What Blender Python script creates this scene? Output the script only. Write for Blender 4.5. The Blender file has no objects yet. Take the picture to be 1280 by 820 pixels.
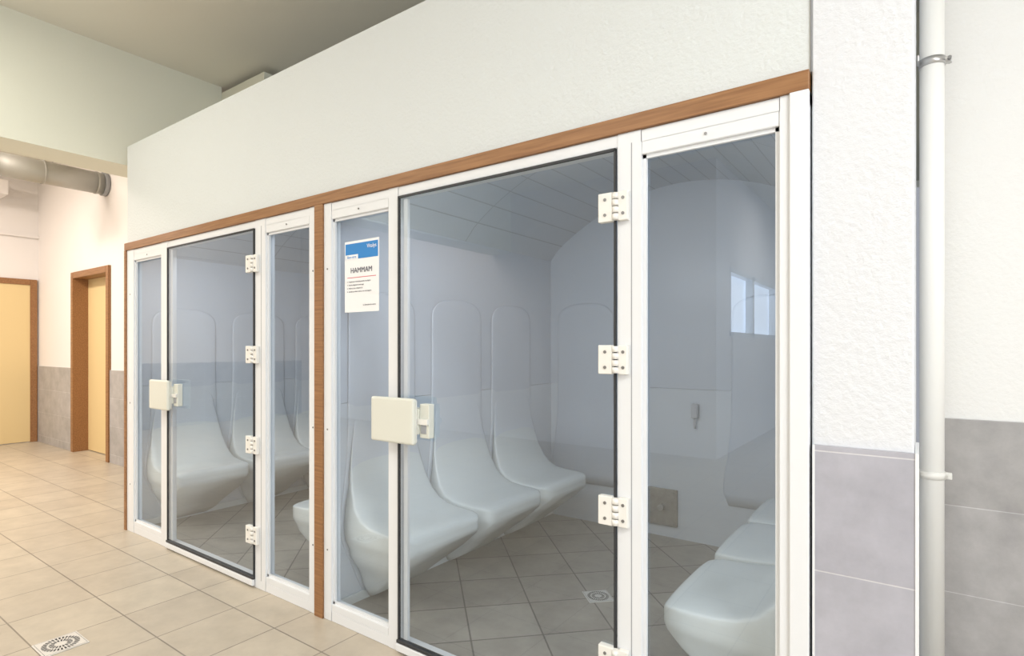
import bpy, bmesh, math
from mathutils import Vector
scene=bpy.context.scene
scene.view_settings.view_transform='Standard'

# ---------------------------------------------------------------- materials
def new_mat(name):
    m=bpy.data.materials.new(name); m.use_nodes=True
    nt=m.node_tree; b=nt.nodes['Principled BSDF']
    return m,nt,b
def N(nt,t,**k):
    n=nt.nodes.new(t)
    for a,v in k.items(): setattr(n,a,v)
    return n
def plain(name,col,rough=.5,metal=0,bump=0,bscale=60,var=0,vscale=3,spec=.5,dist=.004):
    m,nt,b=new_mat(name)
    b.inputs['Base Color'].default_value=(*col,1); b.inputs['Roughness'].default_value=rough
    b.inputs['Metallic'].default_value=metal; b.inputs['Specular IOR Level'].default_value=spec
    geo=N(nt,'ShaderNodeNewGeometry')
    if var:
        no=N(nt,'ShaderNodeTexNoise'); no.inputs['Scale'].default_value=vscale; no.inputs['Detail'].default_value=4
        nt.links.new(geo.outputs['Position'],no.inputs['Vector'])
        mx=N(nt,'ShaderNodeMix',data_type='RGBA')
        mx.inputs[6].default_value=(*[c*(1-var) for c in col],1); mx.inputs[7].default_value=(*[min(1,c*(1+var)) for c in col],1)
        nt.links.new(no.outputs['Fac'],mx.inputs[0]); nt.links.new(mx.outputs[2],b.inputs['Base Color'])
    if bump:
        no=N(nt,'ShaderNodeTexNoise'); no.inputs['Scale'].default_value=bscale; no.inputs['Detail'].default_value=5; no.inputs['Roughness'].default_value=.6
        nt.links.new(geo.outputs['Position'],no.inputs['Vector'])
        bp=N(nt,'ShaderNodeBump'); bp.inputs['Strength'].default_value=bump; bp.inputs['Distance'].default_value=dist
        nt.links.new(no.outputs['Fac'],bp.inputs['Height']); nt.links.new(bp.outputs['Normal'],b.inputs['Normal'])
    return m
def tiles(name,c1,c2,mortar,w,h,axes=(0,1),off=(0,0),rot=0,ms=.004,rough=.4,var=.12,vscale=5,spec=.5):
    m,nt,b=new_mat(name)
    geo=N(nt,'ShaderNodeNewGeometry'); sp=N(nt,'ShaderNodeSeparateXYZ'); cb=N(nt,'ShaderNodeCombineXYZ')
    nt.links.new(geo.outputs['Position'],sp.inputs[0])
    nt.links.new(sp.outputs[axes[0]],cb.inputs[0]); nt.links.new(sp.outputs[axes[1]],cb.inputs[1])
    mp=N(nt,'ShaderNodeMapping'); mp.inputs['Location'].default_value=(100*w-off[0],100*h-off[1],0); mp.inputs['Rotation'].default_value=(0,0,rot)
    nt.links.new(cb.outputs[0],mp.inputs[0])
    br=N(nt,'ShaderNodeTexBrick'); br.offset=0; br.squash=1
    br.inputs['Scale'].default_value=1; br.inputs['Brick Width'].default_value=w; br.inputs['Row Height'].default_value=h
    br.inputs['Mortar Size'].default_value=ms; br.inputs['Mortar Smooth'].default_value=.1
    br.inputs['Color1'].default_value=(*c1,1); br.inputs['Color2'].default_value=(*c2,1); br.inputs['Mortar'].default_value=(*mortar,1)
    nt.links.new(mp.outputs[0],br.inputs['Vector'])
    no=N(nt,'ShaderNodeTexNoise'); no.inputs['Scale'].default_value=vscale; no.inputs['Detail'].default_value=6; no.inputs['Roughness'].default_value=.65
    nt.links.new(geo.outputs['Position'],no.inputs['Vector'])
    rmp=N(nt,'ShaderNodeMapRange'); rmp.inputs[1].default_value=.3; rmp.inputs[2].default_value=.7; rmp.inputs[3].default_value=1-var; rmp.inputs[4].default_value=1+var*.4
    nt.links.new(no.outputs['Fac'],rmp.inputs[0])
    mx=N(nt,'ShaderNodeMix',data_type='RGBA',blend_type='MULTIPLY'); mx.inputs[0].default_value=1
    nt.links.new(br.outputs['Color'],mx.inputs[6]); nt.links.new(rmp.outputs[0],mx.inputs[7])
    nt.links.new(mx.outputs[2],b.inputs['Base Color'])
    b.inputs['Roughness'].default_value=rough; b.inputs['Specular IOR Level'].default_value=spec
    bp=N(nt,'ShaderNodeBump',invert=True); bp.inputs['Strength'].default_value=.5; bp.inputs['Distance'].default_value=.003
    nt.links.new(br.outputs['Fac'],bp.inputs['Height']); nt.links.new(bp.outputs['Normal'],b.inputs['Normal'])
    return m
def wood(name):
    m,nt,b=new_mat(name)
    tc=N(nt,'ShaderNodeNewGeometry'); mp=N(nt,'ShaderNodeMapping'); mp.inputs['Scale'].default_value=(3,60,60)
    nt.links.new(tc.outputs['Position'],mp.inputs[0])
    no=N(nt,'ShaderNodeTexNoise'); no.inputs['Scale'].default_value=1.5; no.inputs['Detail'].default_value=5
    nt.links.new(mp.outputs[0],no.inputs['Vector'])
    r=N(nt,'ShaderNodeValToRGB'); r.color_ramp.elements[0].position=.3; r.color_ramp.elements[1].position=.7
    r.color_ramp.elements[0].color=(.22,.098,.034,1); r.color_ramp.elements[1].color=(.35,.175,.070,1)
    nt.links.new(no.outputs['Fac'],r.inputs[0]); nt.links.new(r.outputs[0],b.inputs['Base Color']); b.inputs['Roughness'].default_value=.45
    return m
def glass(name,tint):
    m=bpy.data.materials.new(name); m.use_nodes=True; nt=m.node_tree; nt.nodes.clear()
    out=N(nt,'ShaderNodeOutputMaterial'); tr=N(nt,'ShaderNodeBsdfTransparent'); tr.inputs[0].default_value=(*tint,1)
    gl=N(nt,'ShaderNodeBsdfGlossy'); gl.inputs['Roughness'].default_value=.01; gl.inputs['Color'].default_value=(.88,.94,1,1)
    lw=N(nt,'ShaderNodeLayerWeight'); lw.inputs[0].default_value=.5
    pw=N(nt,'ShaderNodeMath',operation='POWER'); pw.inputs[1].default_value=5
    ma=N(nt,'ShaderNodeMath',operation='MULTIPLY_ADD'); ma.inputs[1].default_value=.85; ma.inputs[2].default_value=.14
    mx=N(nt,'ShaderNodeMixShader')
    nt.links.new(lw.outputs['Facing'],pw.inputs[0]); nt.links.new(pw.outputs[0],ma.inputs[0]); nt.links.new(ma.outputs[0],mx.inputs[0])
    nt.links.new(tr.outputs[0],mx.inputs[1]); nt.links.new(gl.outputs[0],mx.inputs[2]); nt.links.new(mx.outputs[0],out.inputs[0])
    return m
def emit(name,col,s):
    m,nt,b=new_mat(name); b.inputs['Base Color'].default_value=(*col,1)
    b.inputs['Emission Color'].default_value=(*col,1); b.inputs['Emission Strength'].default_value=s
    return m

M_plaster=plain('white_textured_plaster',(.665,.70,.70),.85,bump=.65,bscale=60,dist=.007)
M_pillar=plain('white_pillar_plaster',(.685,.705,.735),.85,bump=.65,bscale=55,dist=.007)
M_recess=plain('white_recess_plaster',(.83,.83,.81),.85,bump=.5,bscale=55,dist=.006)
M_wall=plain('white_wall_paint',(.80,.77,.75),.85,bump=.2,bscale=60)
M_wallw=plain('cream_wall_paint',(.77,.77,.66),.85,bump=.15,bscale=60)
M_ceil=plain('beige_ceiling_paint',(.76,.74,.66),.9,bump=.1)
M_dado=tiles('grey_wall_tiles',(.40,.39,.385),(.44,.43,.43),(.60,.60,.60),.66,.33,(0,2),(.40,.10),ms=.0018,rough=.45,var=.22,vscale=7)
M_dadop=tiles('grey_pillar_tiles',(.40,.40,.45),(.42,.42,.47),(.60,.60,.62),.66,.33,(0,2),(.40,.085),ms=.0018,rough=.45,var=.18,vscale=7)
M_dadoy=tiles('grey_side_wall_tiles',(.40,.39,.385),(.44,.43,.43),(.62,.62,.62),.66,.33,(1,2),(.0,.10),ms=.0025,rough=.45,var=.22,vscale=7)
M_floor=tiles('beige_floor_tiles',(.48,.42,.335),(.53,.47,.375),(.25,.215,.175),.37,.37,(0,1),(-3.28,-.955),ms=.0034,rough=.38,var=.14,vscale=6)
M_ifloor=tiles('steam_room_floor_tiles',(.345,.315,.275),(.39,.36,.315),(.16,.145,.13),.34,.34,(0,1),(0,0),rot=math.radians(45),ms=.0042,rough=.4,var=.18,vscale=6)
M_panel=plain('pale_acrylic_wall_panel',(.57,.625,.695),.3,var=.02,vscale=1)
M_panel2=plain('pale_acrylic_lower_panel',(.63,.68,.73),.3,var=.02,vscale=1)
M_seat=plain('moulded_white_acrylic',(.73,.78,.785),.24,var=.02)
M_vault=tiles('vault_ceiling_planks',(.55,.59,.64),(.57,.61,.66),(.40,.43,.47),1.1,.13,(1,0),(0,0),ms=.0035,rough=.45,var=.03)
M_frame=plain('white_lacquered_aluminium',(.75,.77,.79),.35)
M_hinge=plain('white_hinge_plastic',(.80,.79,.75),.4)
M_handle=plain('cream_handle_plastic',(.68,.69,.62),.4)
M_dark=plain('black_rubber_gasket',(.03,.032,.035),.5)
M_screw=plain('steel_screw',(.25,.25,.25),.4,.8)
M_steel=plain('brushed_steel',(.55,.55,.55),.35,.9)
M_duct=plain('galvanised_duct',(.45,.45,.42),.5,.6,bump=.3,bscale=30)
M_brownp=plain('steam_outlet_plate_metal',(.30,.29,.27),.5,.4,var=.3,vscale=20)
M_wood=wood('varnished_wood')
M_door=plain('yellow_door_laminate',(.72,.56,.29),.5)
M_pipe=plain('cream_painted_pipe',(.88,.88,.85),.6,var=.02)
M_glass=glass('tinted_clear_glass',(.885,.92,.95))
M_paper=plain('poster_paper',(.85,.86,.87),.6)
M_blue=plain('poster_blue',(.02,.22,.58),.5)
M_ink=plain('poster_ink',(.06,.06,.09),.6)
M_red=plain('poster_red',(.6,.08,.1),.6)
M_black=plain('drain_dark_hole',(.03,.03,.03),.7)
M_drain=plain('drain_plate',(.70,.68,.64),.4,.2)
M_winpane=emit('daylit_window_pane',(.80,.88,1.0),2.4)
M_gray=plain('grey_plastic',(.33,.34,.36),.5)
M_sensor=plain('sensor_plastic',(.48,.50,.53),.5)

# ---------------------------------------------------------------- helpers
def link(o,parent=None):
    scene.collection.objects.link(o)
    if parent: o.parent=parent
    return o
def empty(name,loc=(0,0,0)):
    e=bpy.data.objects.new(name,None); e.empty_display_size=.1
    return link(e)
def mesh_obj(name,bm,mat,parent=None,smooth=False):
    bmesh.ops.recalc_face_normals(bm,faces=bm.faces)
    me=bpy.data.meshes.new(name); bm.to_mesh(me); bm.free()
    if smooth:
        for p in me.polygons: p.use_smooth=True
    me.materials.append(mat)
    return link(bpy.data.objects.new(name,me),parent)
def add_box(bm,x0,x1,y0,y1,z0,z1):
    vs=[bm.verts.new((x,y,z)) for x in (x0,x1) for y in (y0,y1) for z in (z0,z1)]
    for f in ((0,1,3,2),(4,6,7,5),(0,4,5,1),(2,3,7,6),(0,2,6,4),(1,5,7,3)):
        bm.faces.new([vs[i] for i in f])
def box(name,x0,x1,y0,y1,z0,z1,mat,parent=None,bevel=0,seg=2):
    bm=bmesh.new(); add_box(bm,min(x0,x1),max(x0,x1),min(y0,y1),max(y0,y1),min(z0,z1),max(z0,z1))
    if bevel: bmesh.ops.bevel(bm,geom=bm.edges[:],offset=bevel,segments=seg,affect='EDGES',profile=.5)
    return mesh_obj(name,bm,mat,parent)
def boxes(name,lst,mat,parent=None,bevel=0):
    bm=bmesh.new()
    for b in lst: add_box(bm,*b)
    if bevel: bmesh.ops.bevel(bm,geom=bm.edges[:],offset=bevel,segments=2,affect='EDGES')
    return mesh_obj(name,bm,mat,parent)
def cyl(name,p0,p1,r,mat,parent=None,seg=32,smooth=True,r2=None):
    p0=Vector(p0);p1=Vector(p1);d=p1-p0
    bm=bmesh.new(); bmesh.ops.create_cone(bm,cap_ends=True,segments=seg,radius1=r,radius2=r if r2 is None else r2,depth=d.length)
    q=d.to_track_quat('Z','Y')
    for v in bm.verts: v.co=q@v.co+(p0+p1)/2
    o=mesh_obj(name,bm,mat,parent)
    if smooth:
        for p in o.data.polygons: p.use_smooth=len(p.vertices)==4
    return o
def vplane(name,x0,x1,y,z0,z1,mat,parent=None):
    bm=bmesh.new(); bm.faces.new([bm.verts.new(p) for p in ((x0,y,z0),(x1,y,z0),(x1,y,z1),(x0,y,z1))])
    return mesh_obj(name,bm,mat,parent)

# ---------------------------------------------------------------- room shell
CZ=3.65
box('floor',-11,4,-9.5,3.2,-.1,0,M_floor)
box('ceiling',-5.36,4,-9.5,3.2,CZ,CZ+.1,M_ceil)
box('ceiling_corridor',-11,-5.36,-9.5,1.2,3.95,4.05,M_ceil)
box('wall_lintel',-5.36,-5.0,-5.2,.80,2.77,3.95,M_wallw)
box('wall_beam_stub',-5.0,-4.33,.80,1.0,2.86,3.60,M_wallw)
box('wall_over_cabin',-11,4,3.0,3.2,2.5,CZ,M_wallw)
DX0,DX1,DZ=-8.92,-7.85,2.25
boxes('wall_corridor',[(-10.6,DX0-.04,.92,1.15,0,3.95),(DX1+.04,-4.86,.92,1.15,0,3.95),(DX0-.04,DX1+.04,.92,1.15,DZ+.04,3.95)],M_wall)
boxes('wall_corridor_tiles',[(-10.4,DX0-.08,.905,.92,0,1.09),(DX1+.08,-4.86,.905,.92,0,1.09)],M_dado)
box('wall_far',-10.6,-10.4,-5.2,.92,0,3.95,M_wall)
boxes('wall_far_tiles',[(-10.4,-10.385,-5.2,-.26,0,1.09)],M_dadoy)
box('trim_bulkhead',-10.4,-10.0,-2.5,.5,3.42,3.62,M_wall,bevel=.01)
box('trim_cable_tray',-10.4,-10.36,-5.2,.92,2.93,2.96,M_wall)
box('wall_left_return',-11,-2.0,-5.4,-5.2,0,3.95,M_wall)
WY0,WY1,WZ0,WZ1=-8.75,-5.8,1.5,2.4
boxes('wall_left',[(-2.2,-2.0,-9.5,WY0,0,CZ),(-2.2,-2.0,WY1,-5.4,0,CZ),(-2.2,-2.0,WY0,WY1,0,WZ0),(-2.2,-2.0,WY0,WY1,WZ1,CZ)],M_wall)
box('wall_back',-2.2,4,-9.7,-9.5,0,CZ,M_wall)
box('wall_right',3.5,3.7,-9.5,1.0,0,CZ,M_wall)
w=empty('window_1')
box('pane',-2.14,-2.12,WY0,WY1,WZ0,WZ1,M_winpane,w)
boxes('frame',[(-2.1,-2.0,WY0,WY1,WZ0,WZ0+.06),(-2.1,-2.0,WY0,WY1,WZ1-.06,WZ1),(-2.1,-2.0,WY0,WY0+.07,WZ0,WZ1),(-2.1,-2.0,WY1-.07,WY1,WZ0,WZ1),(-2.1,-2.0,-7.15,-7.05,WZ0,WZ1)],M_frame,w)
w=empty('window_2')
box('pane',3.46,3.48,-5.6,-1.4,.9,2.9,M_winpane,w)
boxes('frame',[(3.42,3.5,-5.7,-1.3,.82,.92),(3.42,3.5,-5.7,-1.3,2.88,2.98),(3.42,3.5,-5.7,-5.6,.9,2.9),(3.42,3.5,-1.4,-1.3,.9,2.9),(3.42,3.5,-3.54,-3.46,.9,2.9)],M_frame,w)

box('wall_recess',-.0,3.5,.96,1.16,0,CZ,M_recess)
box('wall_recess_tiles',-.0,3.5,.945,.96,0,1.09,M_dado)
box('wall_pillar',-.245,-.012,-.004,.96,0,CZ,M_pillar,bevel=.004)
box('wall_pillar_tiles',-.238,-.010,-.018,-.004,0,1.09,M_dadop)
boxes('trim_pillar_edge',[(-.010,-.002,-.020,.20,0,1.09),(-.242,-.236,-.020,-.004,0,1.09)],M_frame)
boxes('wall_partition',[(-4.82,-.245,0,.09,2.13,2.86)],M_plaster)
boxes('wall_cabin_side',[(-4.82,-4.795,.0901,2.27,0,2.86)],M_plaster)
box('ceiling_cabin_roof',-4.79,-.245,.09,2.27,2.80,2.86,M_plaster)
cyl('trim_crack_bead',(-.247,-.003,2.13),(-.247,-.003,3.65),.0025,M_gray,seg=8)
box('wall_partition_upper',-.247,-.2445,-.003,.09,2.86,3.65,M_plaster)

# ---------------------------------------------------------------- cabins interior
def cabin(x0,x1,k):
    YB=2.17
    box(f'wall_{k}_cabin_left_upper',x0-.02,x0,.06,YB,1.068,2.06,M_panel)
    box(f'wall_{k}_cabin_left_lower',x0-.02,x0+.004,.06,YB,0,1.066,M_panel2)
    box(f'wall_{k}_cabin_right_upper',x1,x1+.015,.06,YB,1.068,2.06,M_panel)
    box(f'wall_{k}_cabin_right_lower',x1-.004,x1+.015,.06,YB,0,1.066,M_panel2)
    box(f'wall_{k}_cabin_back_upper',x0,x1,YB,YB+.03,1.068,2.7,M_panel)
    box(f'wall_{k}_cabin_back_lower',x0,x1,YB-.002,YB+.03,0,1.066,M_panel2)
    box(f'floor_{k}_cabin',x0-.015,x1+.012,.05,YB,0,.006,M_ifloor)
    boxes(f'baseboard_{k}_cabin',[(x0+.004,x0+.018,.08,YB-.004,.006,.055),(x1-.018,x1-.004,.08,YB-.004,.006,.055)],M_seat,bevel=.003)
    bm=bmesh.new(); n=28; rows=[]
    for i in range(n+1):
        u=i/n; x=x0-.01+(x1-x0+.02)*u; z=2.05+.47*(math.sin(math.pi*u)**.75)
        rows.append((bm.verts.new((x,.02,z)),bm.verts.new((x,YB+.02,z))))
    for a,b in zip(rows,rows[1:]): bm.faces.new((a[0],b[0],b[1],a[1]))
    mesh_obj(f'ceiling_{k}_cabin_vault',bm,M_vault,smooth=True)
cabin(-4.77,-2.50,'west'); cabin(-2.445,-.265,'east')
box('wall_cabin_divider',-2.480,-2.468,.09,2.2,0,2.8,M_panel)

def wprof(z):
    pts=[(0,.13),(.12,.18),(.3,.265),(.38,.296),(.46,.296),(.53,.288),(.65,.265),(.85,.248),(1.2,.242),(3,.238)]
    for (a,b),(c,d) in zip(pts,pts[1:]):
        if z<=c:
            t=(z-a)/(c-a); t=t*t*(3-2*t); return b+(d-b)*t
    return .235
def loft(bm,stations,mapf,cu):
    rings=[]
    for d,zb,zt,r,ins,dish in stations:
        L=[]
        ns=16; na=9; e=2/2.6
        for i in range(ns):
            z=zb+(zt-r-zb)*i/ns; L.append((max(.004,wprof(z)-ins),z))
        wt=max(.004,wprof(zt-r)-ins)
        for i in range(na+1):
            ph=math.pi/2*i/na
            y=wt*max(0,math.cos(ph))**e; z=zt-r+r*math.sin(ph)**e
            L.append((y,z))
        pts=[(-a,b) for a,b in L]+[(a,b) for a,b in reversed(L[:-1])]
        out=[]
        for (y,z) in pts:
            zz=z-dish*max(0,1-(y/wt)**2) if z>zt-r*1.01 else z
            out.append(bm.verts.new(mapf(cu+y,d,zz)))
        rings.append(out)
    for a,b in zip(rings,rings[1:]):
        k=len(a)
        for i in range(k): bm.faces.new((a[i],a[(i+1)%k],b[(i+1)%k],b[i]))
    # front cap as horizontal strips
    a=rings[-1]; n=len(a)
    for i in range(n//2):
        q=[a[i],a[i+1],a[n-2-i],a[n-1-i]]
        u=[]
        for v in q:
            if v not in u: u.append(v)
        if len(u)>2:
            try: bm.faces.new(u)
            except ValueError: pass
BACK=[(0,.02,1.66,.13,0,0),(.003,.02,1.66,.13,0,0),(.006,.02,1.655,.125,.006,0),(.008,.02,1.645,.12,.016,0),(.009,.02,1.62,.115,.045,0)]
SEAT=[(.006,.02,1.067,.10,.045,0),(.011,.02,1.00,.10,.028,0),(.021,.02,.88,.09,.012,0),(.038,.02,.76,.07,.004,0),(.064,.03,.65,.05,0,0),(.105,.05,.56,.04,0,.003),
      (.155,.08,.508,.035,0,.006),(.22,.135,.477,.028,0,.009),(.30,.20,.464,.024,0,.010),(.36,.25,.460,.022,.001,.008),(.41,.295,.458,.022,.005,.006),(.445,.325,.455,.022,.016,.004),
      (.467,.343,.449,.022,.032,.002),(.481,.358,.437,.02,.050,0),(.488,.376,.420,.012,.072,0)]
def bench(name,xw,sgn,sh=0):
    bm=bmesh.new()
    mp=lambda u,d,z:(xw+sgn*d,u,z+.004)
    for c in (.385,1.012,1.615):
        loft(bm,BACK,mp,c+sh); loft(bm,SEAT,mp,c+sh)
    o=mesh_obj(name,bm,M_seat,smooth=True)
    o.data.materials.append(M_panel); o.data.materials.append(M_panel2)
    for p in o.data.polygons:
        if abs(p.center.x-xw)<.0125:
            p.material_index=1 if p.center.z>1.068 else 2
        elif abs(p.center.x-xw)<.035 and p.center.z>.78: p.material_index=2
bench('moulded_steam_bench',-4.764,1); bench('moulded_steam_bench',-2.506,-1,.05)
bench('moulded_steam_bench',-2.439,1); bench('moulded_steam_bench',-.271,-1,.07)
def relief(xc):
    bm=bmesh.new()
    loft(bm,[(a,.3,c,d,e,f) for a,b,c,d,e,f in [(0,0,1.70,.13,0,0),(.003,0,1.70,.13,0,0),(.006,0,1.695,.125,.005,0),(.007,0,1.68,.12,.018,0)]],lambda u,d,z:(u,2.166-d,z),xc)
    mesh_obj('arched_wall_relief',bm,M_panel,smooth=True)
for xc in (-2.13,-.78,-4.42,-2.90): relief(xc)

def steam_outlet(xc):
    p=empty('steam_outlet')
    box('plate',xc-.11,xc+.11,2.145,2.166,.09,.35,M_brownp,p,bevel=.004)
    cyl('nozzle',(xc,2.145,.22),(xc,2.115,.22),.022,M_steel,p)
    for sx in(-.09,.09):
        for z in(.11,.33): cyl('screw',(xc+sx,2.146,z),(xc+sx,2.141,z),.006,M_screw,p,12)
steam_outlet(-1.50); steam_outlet(-3.75)
p=empty('temperature_sensor')
box('body',-1.285,-1.24,2.12,2.166,.87,.97,M_sensor,p,bevel=.008); cyl('probe',(-1.262,2.14,.87),(-1.262,2.14,.80),.008,M_sensor,p,12)
def drain(name,x,y,s,rot,z):
    p=empty(name)
    bm=bmesh.new(); add_box(bm,-s/2,s/2,-s/2,s/2,0,.004); 
    bmesh.ops.bevel(bm,geom=bm.edges[:],offset=.0015,segments=1,affect='EDGES')
    o=mesh_obj('plate',bm,M_drain,p); o.location=(x,y,z); o.rotation_euler=(0,0,rot)
    bm=bmesh.new()
    for ring,k in ((.36,30),(.20,18)):
        for i in range(k):
            a=2*math.pi*i/k; r0=s*(ring-.06); r1=s*(ring+.055); da=math.pi/k*.55
            vs=[bm.verts.new((r*math.cos(t),r*math.sin(t),.0046)) for r,t in((r0,a-da),(r1,a-da),(r1,a+da),(r0,a+da))]
            bm.faces.new(vs)
    for u in (-1,1):
        for (a,b,c,d) in ((u*.455,u*.462,-.46,.46),(-.46,.46,u*.455,u*.462)):
            vs=[bm.verts.new((s*q[0],s*q[1],.0045)) for q in((a,c),(b,c),(b,d),(a,d))]; bm.faces.new(vs)
    o=mesh_obj('slots',bm,M_black,p); o.location=(x,y,z); o.rotation_euler=(0,0,rot)
drain('floor_drain',-3.195,-.87,.17,0,0); drain('floor_drain',-1.42,1.0,.14,math.radians(45),.006)

# ---------------------------------------------------------------- glass front
t=empty('wooden_trim')
box('top_rail',-4.82,-.25,-.022,.03,2.078,2.132,M_wood,t,bevel=.002)
box('left_post',-4.825,-4.795,-.022,.03,0,2.078,M_wood,t,bevel=.002)
box('middle_post',-2.498,-2.432,-.022,.05,0,2.078,M_wood,t,bevel=.002)
def front(x0,g0,g1,d0,d1,h0,h1,x1):
    f=empty('glass_front_frame')
    Y0,Y1=-.012,.045
    L=[(x0,g0,Y0,Y1,0,2.078),(g1,d0,Y0,Y1,0,2.078),(d1,h0,Y0,Y1,0,2.078),(h1,x1,Y0,Y1,0,2.078),
       (x0,x1,Y0+.002,Y1,2.035,2.077),(g0,g1,Y0+.002,Y1,1.995,2.04),(h0,h1,Y0+.002,Y1,1.995,2.04),
       (x0,x1,Y0+.002,Y1,0,.05),(g0,g1,Y0+.002,Y1,.05,.085),(h0,h1,Y0+.002,Y1,.05,.085)]
    boxes('rails',L,M_frame,f,bevel=.002)
    Lb=[]
    for u,v in((g0,g1),(h0,h1)):
        Lb+=[(u,u+.012,.0,.012,.085,1.995),(v-.012,v,.0,.012,.085,1.995),(u,v,.0,.012,1.983,1.995),(u,v,.0,.012,.085,.097)]
    boxes('glazing_beads',Lb,M_frame,f)
    vplane('side_pane_a',g0,g1,.016,.09,1.99,M_glass,f); vplane('side_pane_b',h0,h1,.016,.09,1.99,M_glass,f)
    boxes('shadow_gap',[(h0-.0015-(h0-d1)*.4,h0+.0015-(h0-d1)*.4,Y0-.001,Y0,.05,2.04)],M_gray,f)
    for x in (x0+(g0-x0)*.5,x1-(x1-h1)*.4):
        for z in (.35,.95,1.75): cyl('screw',(x,Y0,z),(x,Y0-.002,z),.0045,M_screw,f,12)
    for x in ((g0+g1)/2,(h0+h1)/2):
        cyl('screw',(x,Y0,2.018),(x,Y0-.002,2.018),.0045,M_screw,f,12)
    dr=empty('glass_door')
    zb,zt=.060,2.028
    vplane('pane',d0+.012,d1-.004,-.016,zb,zt,M_glass,dr)
    boxes('edge_gasket',[(d0+.004,d0+.012,-.020,-.008,zb,zt),(d1-.009,d1-.003,-.020,-.008,zb,zt),(d0+.004,d1-.003,-.020,-.008,zt-.004,zt+.004)],M_dark,dr)
    boxes('inner_stop',[(d0+.026,d0+.050,-.004,.01,zb,zt-.01)],M_frame,dr)
    box('bottom_seal',d0,d1,-.026,.0,zb-.014,zb,M_dark,dr,bevel=.003)
    box('bottom_bar',d0,d1,-.030,-.012,.012,zb-.015,M_frame,dr,bevel=.003)
    for z in (.30,.808,1.318,1.832):
        xh=d1
        box('hinge_leaf_door',xh-.060,xh-.008,-.036,-.010,z-.049,z+.049,M_hinge,dr,bevel=.003)
        box('hinge_leaf_frame',xh+.012,xh+.046,-.032,-.012,z-.049,z+.049,M_hinge,dr,bevel=.003)
        for k in range(4):
            zz=z-.045+k*.0235
            cyl('hinge_knuckle',(xh+.002,-.030,zz),(xh+.002,-.030,zz+.020),.0115,M_hinge,dr,20)
        for dz in(-.026,.026):
            for dx in (-.034,.030):
                cyl('hinge_screw',(xh+dx,-.036 if dx<0 else -.032,z+dz),(xh+dx,-.0385 if dx<0 else -.0345,z+dz),.0055,M_screw,dr,12)
    xc=d0+.045; zc=1.045
    box('handle_plate',xc-.138,xc+.128,-.092,-.066,zc-.098,zc+.098,M_handle,dr,bevel=.010,seg=3)
    box('handle_plate_backing',xc-.130,xc+.120,-.066,-.058,zc-.09,zc+.09,M_hinge,dr,bevel=.003)
    box('handle_body',xc+.03,xc+.125,-.060,-.017,zc-.055,zc+.055,M_handle,dr,bevel=.004)
    box('latch_bracket',xc+.125,xc+.180,-.050,-.017,zc-.07,zc+.075,M_handle,dr,bevel=.004)
    box('latch_slot',xc+.135,xc+.165,-.054,-.049,zc-.050,zc+.010,M_gray,dr,bevel=.002)
    box('latch_catch',xc+.120,xc+.180,-.062,-.050,zc-.012,zc+.012,M_hinge,dr,bevel=.002)
front(-4.795,-4.68,-4.235,-4.135,-3.06,-2.955,-2.555,-2.498)
front(-2.432,-2.372,-1.96,-1.895,-.832,-.745,-.328,-.25)
box('trim_frame_cover',-.300,-.250,-.022,-.012,0,2.078,M_frame,bevel=.003)

# ---------------------------------------------------------------- poster
p=empty('hammam_notice_poster')
px0,px1,pz0,pz1=-2.300,-2.052,1.530,1.875; py=.0135
box('sheet',px0,px1,py,py+.0015,pz0,pz1,M_paper,p)
box('header_band',px0+.006,px1-.006,py-.0008,py,pz1-.088,pz1-.012,M_blue,p)
box('header_tab',px0+.008,px0+.10,py-.0014,py-.0008,pz1-.088,pz1-.066,M_paper,p)
def text(name,s,x,z,size,mat,align='CENTER'):
    cu=bpy.data.curves.new(name,'FONT'); cu.body=s; cu.size=size; cu.align_x=align; cu.extrude=.0002
    o=bpy.data.objects.new(name,cu); cu.materials.append(mat); o.location=(x,py-.0018,z); o.rotation_euler=(math.pi/2,0,0)
    link(o,p)
xc=(px0+px1)/2
text('logo_text','Vitalys',px1-.015,pz1-.042,.026,M_paper,'RIGHT')
text('tab_text','Bien-etre',px0+.054,pz1-.083,.018,M_blue)
text('title_text','HAMMAM',xc,pz1-.155,.036,M_ink)
box('red_line',px0+.02,px1-.02,py-.0008,py,pz1-.179,pz1-.176,M_red,p)
for i,s in enumerate(['1.  Temperature maximale quarante cinq degres','2.  Douche obligatoire avant usage','3.  Maillot de bain obligatoire ici','4.  Interdit aux enfants mineurs non accompagnes']):
    text('body_text',s,px0+.02,pz1-.200-i*.016,.0088,M_ink,'LEFT')
text('footer_text','La direction du centre',px1-.02,pz0+.03,.010,M_ink,'RIGHT')

# ---------------------------------------------------------------- pipe
p=empty('drain_pipe')
cyl('pipe',(.036,.86,0),(.036,.86,3.65),.038,M_pipe,p,48)
for z,m in((2.42,M_steel),(.885,M_hinge)):
    cyl('clamp_band',(.036,.86,z-.014),(.036,.86,z+.014),.0415,m,p,40)
    box('clamp_ear',.072,.096,.85,.87,z-.012,z+.012,m,p,bevel=.003)
    box('clamp_ear_left',-.01,-.002,.78,.835,z-.012,z+.012,m,p,bevel=.003)
    cyl('clamp_bolt',(.088,.835,z),(.088,.885,z),.006,M_screw if z>2 else M_hinge,p,12)
    cyl('clamp_stud',(.036,.90,z),(.036,.96,z),.006,M_screw,p,12)

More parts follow.
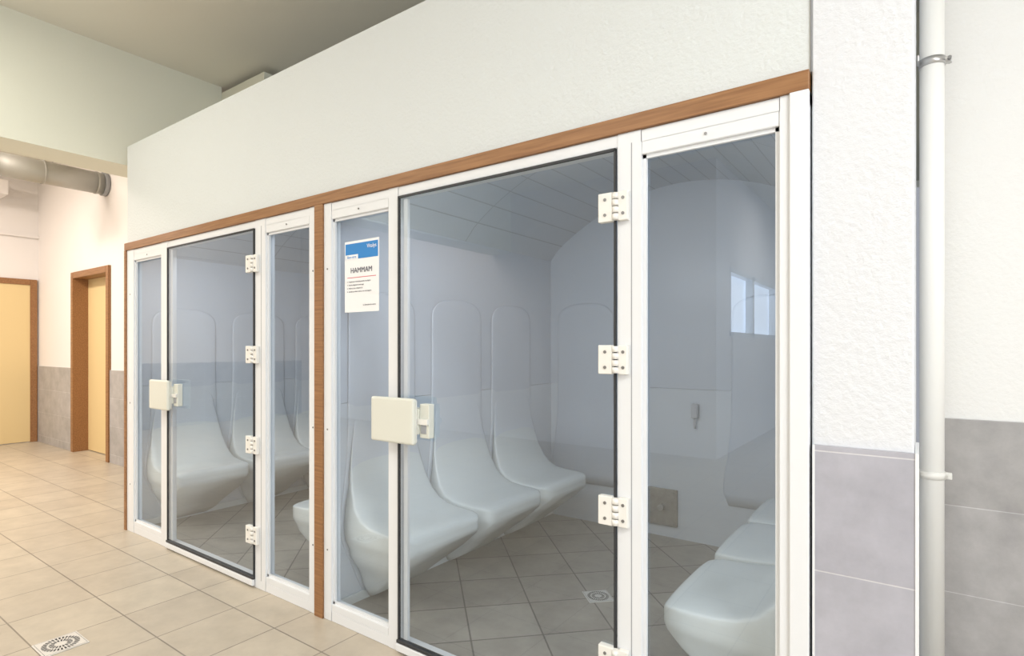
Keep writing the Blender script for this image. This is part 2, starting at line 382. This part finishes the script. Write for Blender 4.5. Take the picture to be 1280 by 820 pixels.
# ---------------------------------------------------------------- doors
d=empty('door_1')
boxes('frame',[(DX0-.08,DX0,.89,1.15,0,DZ+.08),(DX1,DX1+.08,.89,1.15,0,DZ+.08),(DX0,DX1,.89,1.15,DZ,DZ+.08)],M_wood,d,bevel=.003)
box('leaf',DX0,DX1,1.06,1.10,.01,DZ,M_door,d)
cyl('knob',(DX1-.1,1.06,1.05),(DX1-.1,1.02,1.05),.02,M_steel,d,16); box('handle_lever',DX1-.22,DX1-.09,1.01,1.025,1.04,1.06,M_steel,d,bevel=.004)
d=empty('door_2')
dy0,dy1=-.18,.82
boxes('frame',[(-10.4,-10.36,dy1,dy1+.08,0,2.33),(-10.4,-10.36,dy0-.08,dy0,0,2.33),(-10.4,-10.36,dy0,dy1,2.25,2.33)],M_wood,d,bevel=.003)
box('leaf',-10.4,-10.375,dy0,dy1,.01,2.25,M_door,d)
box('handle_lever',-10.34,-10.325,dy0+.06,dy0+.18,1.04,1.06,M_steel,d,bevel=.004); cyl('knob',(-10.375,dy0+.07,1.05),(-10.33,dy0+.07,1.05),.02,M_steel,d,16)

# ---------------------------------------------------------------- duct
p=empty('ventilation_duct')
cyl('duct',(-7.9,-.15,3.30),(-7.9,.92,3.30),.125,M_duct,p,40)
for y in (-.12,.30,.80): cyl('duct_seam',(-7.9,y,3.30),(-7.9,y+.02,3.30),.131,M_duct,p,40)
cyl('wall_collar',(-7.9,.87,3.30),(-7.9,.915,3.30),.137,M_gray,p,40)
cyl('end_valve',(-7.9,-.155,3.30),(-7.9,-.18,3.30),.15,M_frame,p,40); cyl('end_valve_cone',(-7.9,-.18,3.30),(-7.9,-.205,3.30),.08,M_gray,p,32)
cyl('hanger',(-7.9,.4,3.42),(-7.9,.4,3.95),.006,M_steel,p,8)

# ---------------------------------------------------------------- lights
def area(name,loc,rot,sx,sy,power,col):
    l=bpy.data.lights.new(name,'AREA'); l.shape='RECTANGLE'; l.size=sx; l.size_y=sy; l.energy=power; l.color=col
    o=bpy.data.objects.new(name,l); o.location=loc; o.rotation_euler=rot; link(o); return o
def fixture(x,y,z,power,col,sx=1.2,sy=.6):
    f=empty('ceiling_lamp'); 
    boxes('housing',[(x-sx/2-.03,x+sx/2+.03,y-sy/2-.03,y+sy/2+.03,z-.05,z-.001)],M_frame,f,bevel=.005)
    a=area('lamp',(x,y,z-.06),(0,0,0),sx,sy,power,col); a.parent=f
W=(1,.97,.93); WW=(1,.88,.78); C=(.88,.94,1)
fixture(-2.2,-3.2,CZ,52,W); fixture(1.6,-2.0,CZ,88,W); fixture(-4.1,-1.8,CZ,36,(1,.97,.86)); fixture(-.5,-7,CZ,75,W)  # fixtures out of view; the one nearest the recess added to brighten its wall
fixture(-8.0,-1.6,3.95,175,WW); fixture(-6.4,-3.4,3.95,80,WW)
area('window_daylight',(3.38,-3.5,1.9),(0,math.radians(90),0),2.0,4.2,80,C)
for x in (-3.62,-1.36):
    f=empty('cabin_strip_lamp')  # added fill light, hidden behind the door header to brighten the cabin
    box('housing',x-.85,x+.85,.052,.085,2.045,2.075,M_frame,f,bevel=.003)
    a=area('lamp',(x,.10,2.060),(math.radians(50),0,0),1.6,.03,8,(.86,.93,1)); a.parent=f
wd=bpy.data.worlds.new('World'); scene.world=wd; wd.use_nodes=True
wd.node_tree.nodes['Background'].inputs[0].default_value=(.85,.9,1,1); wd.node_tree.nodes['Background'].inputs[1].default_value=.4

# ---------------------------------------------------------------- camera
cam=bpy.data.cameras.new('camera'); cam.sensor_width=36; cam.lens=20.0; cam.shift_y=.01875; cam.clip_start=.05
co=bpy.data.objects.new('camera',cam); co.location=(0,-1.782,1.36); co.rotation_euler=(math.radians(90),0,math.radians(35.65)); link(co)
scene.camera=co
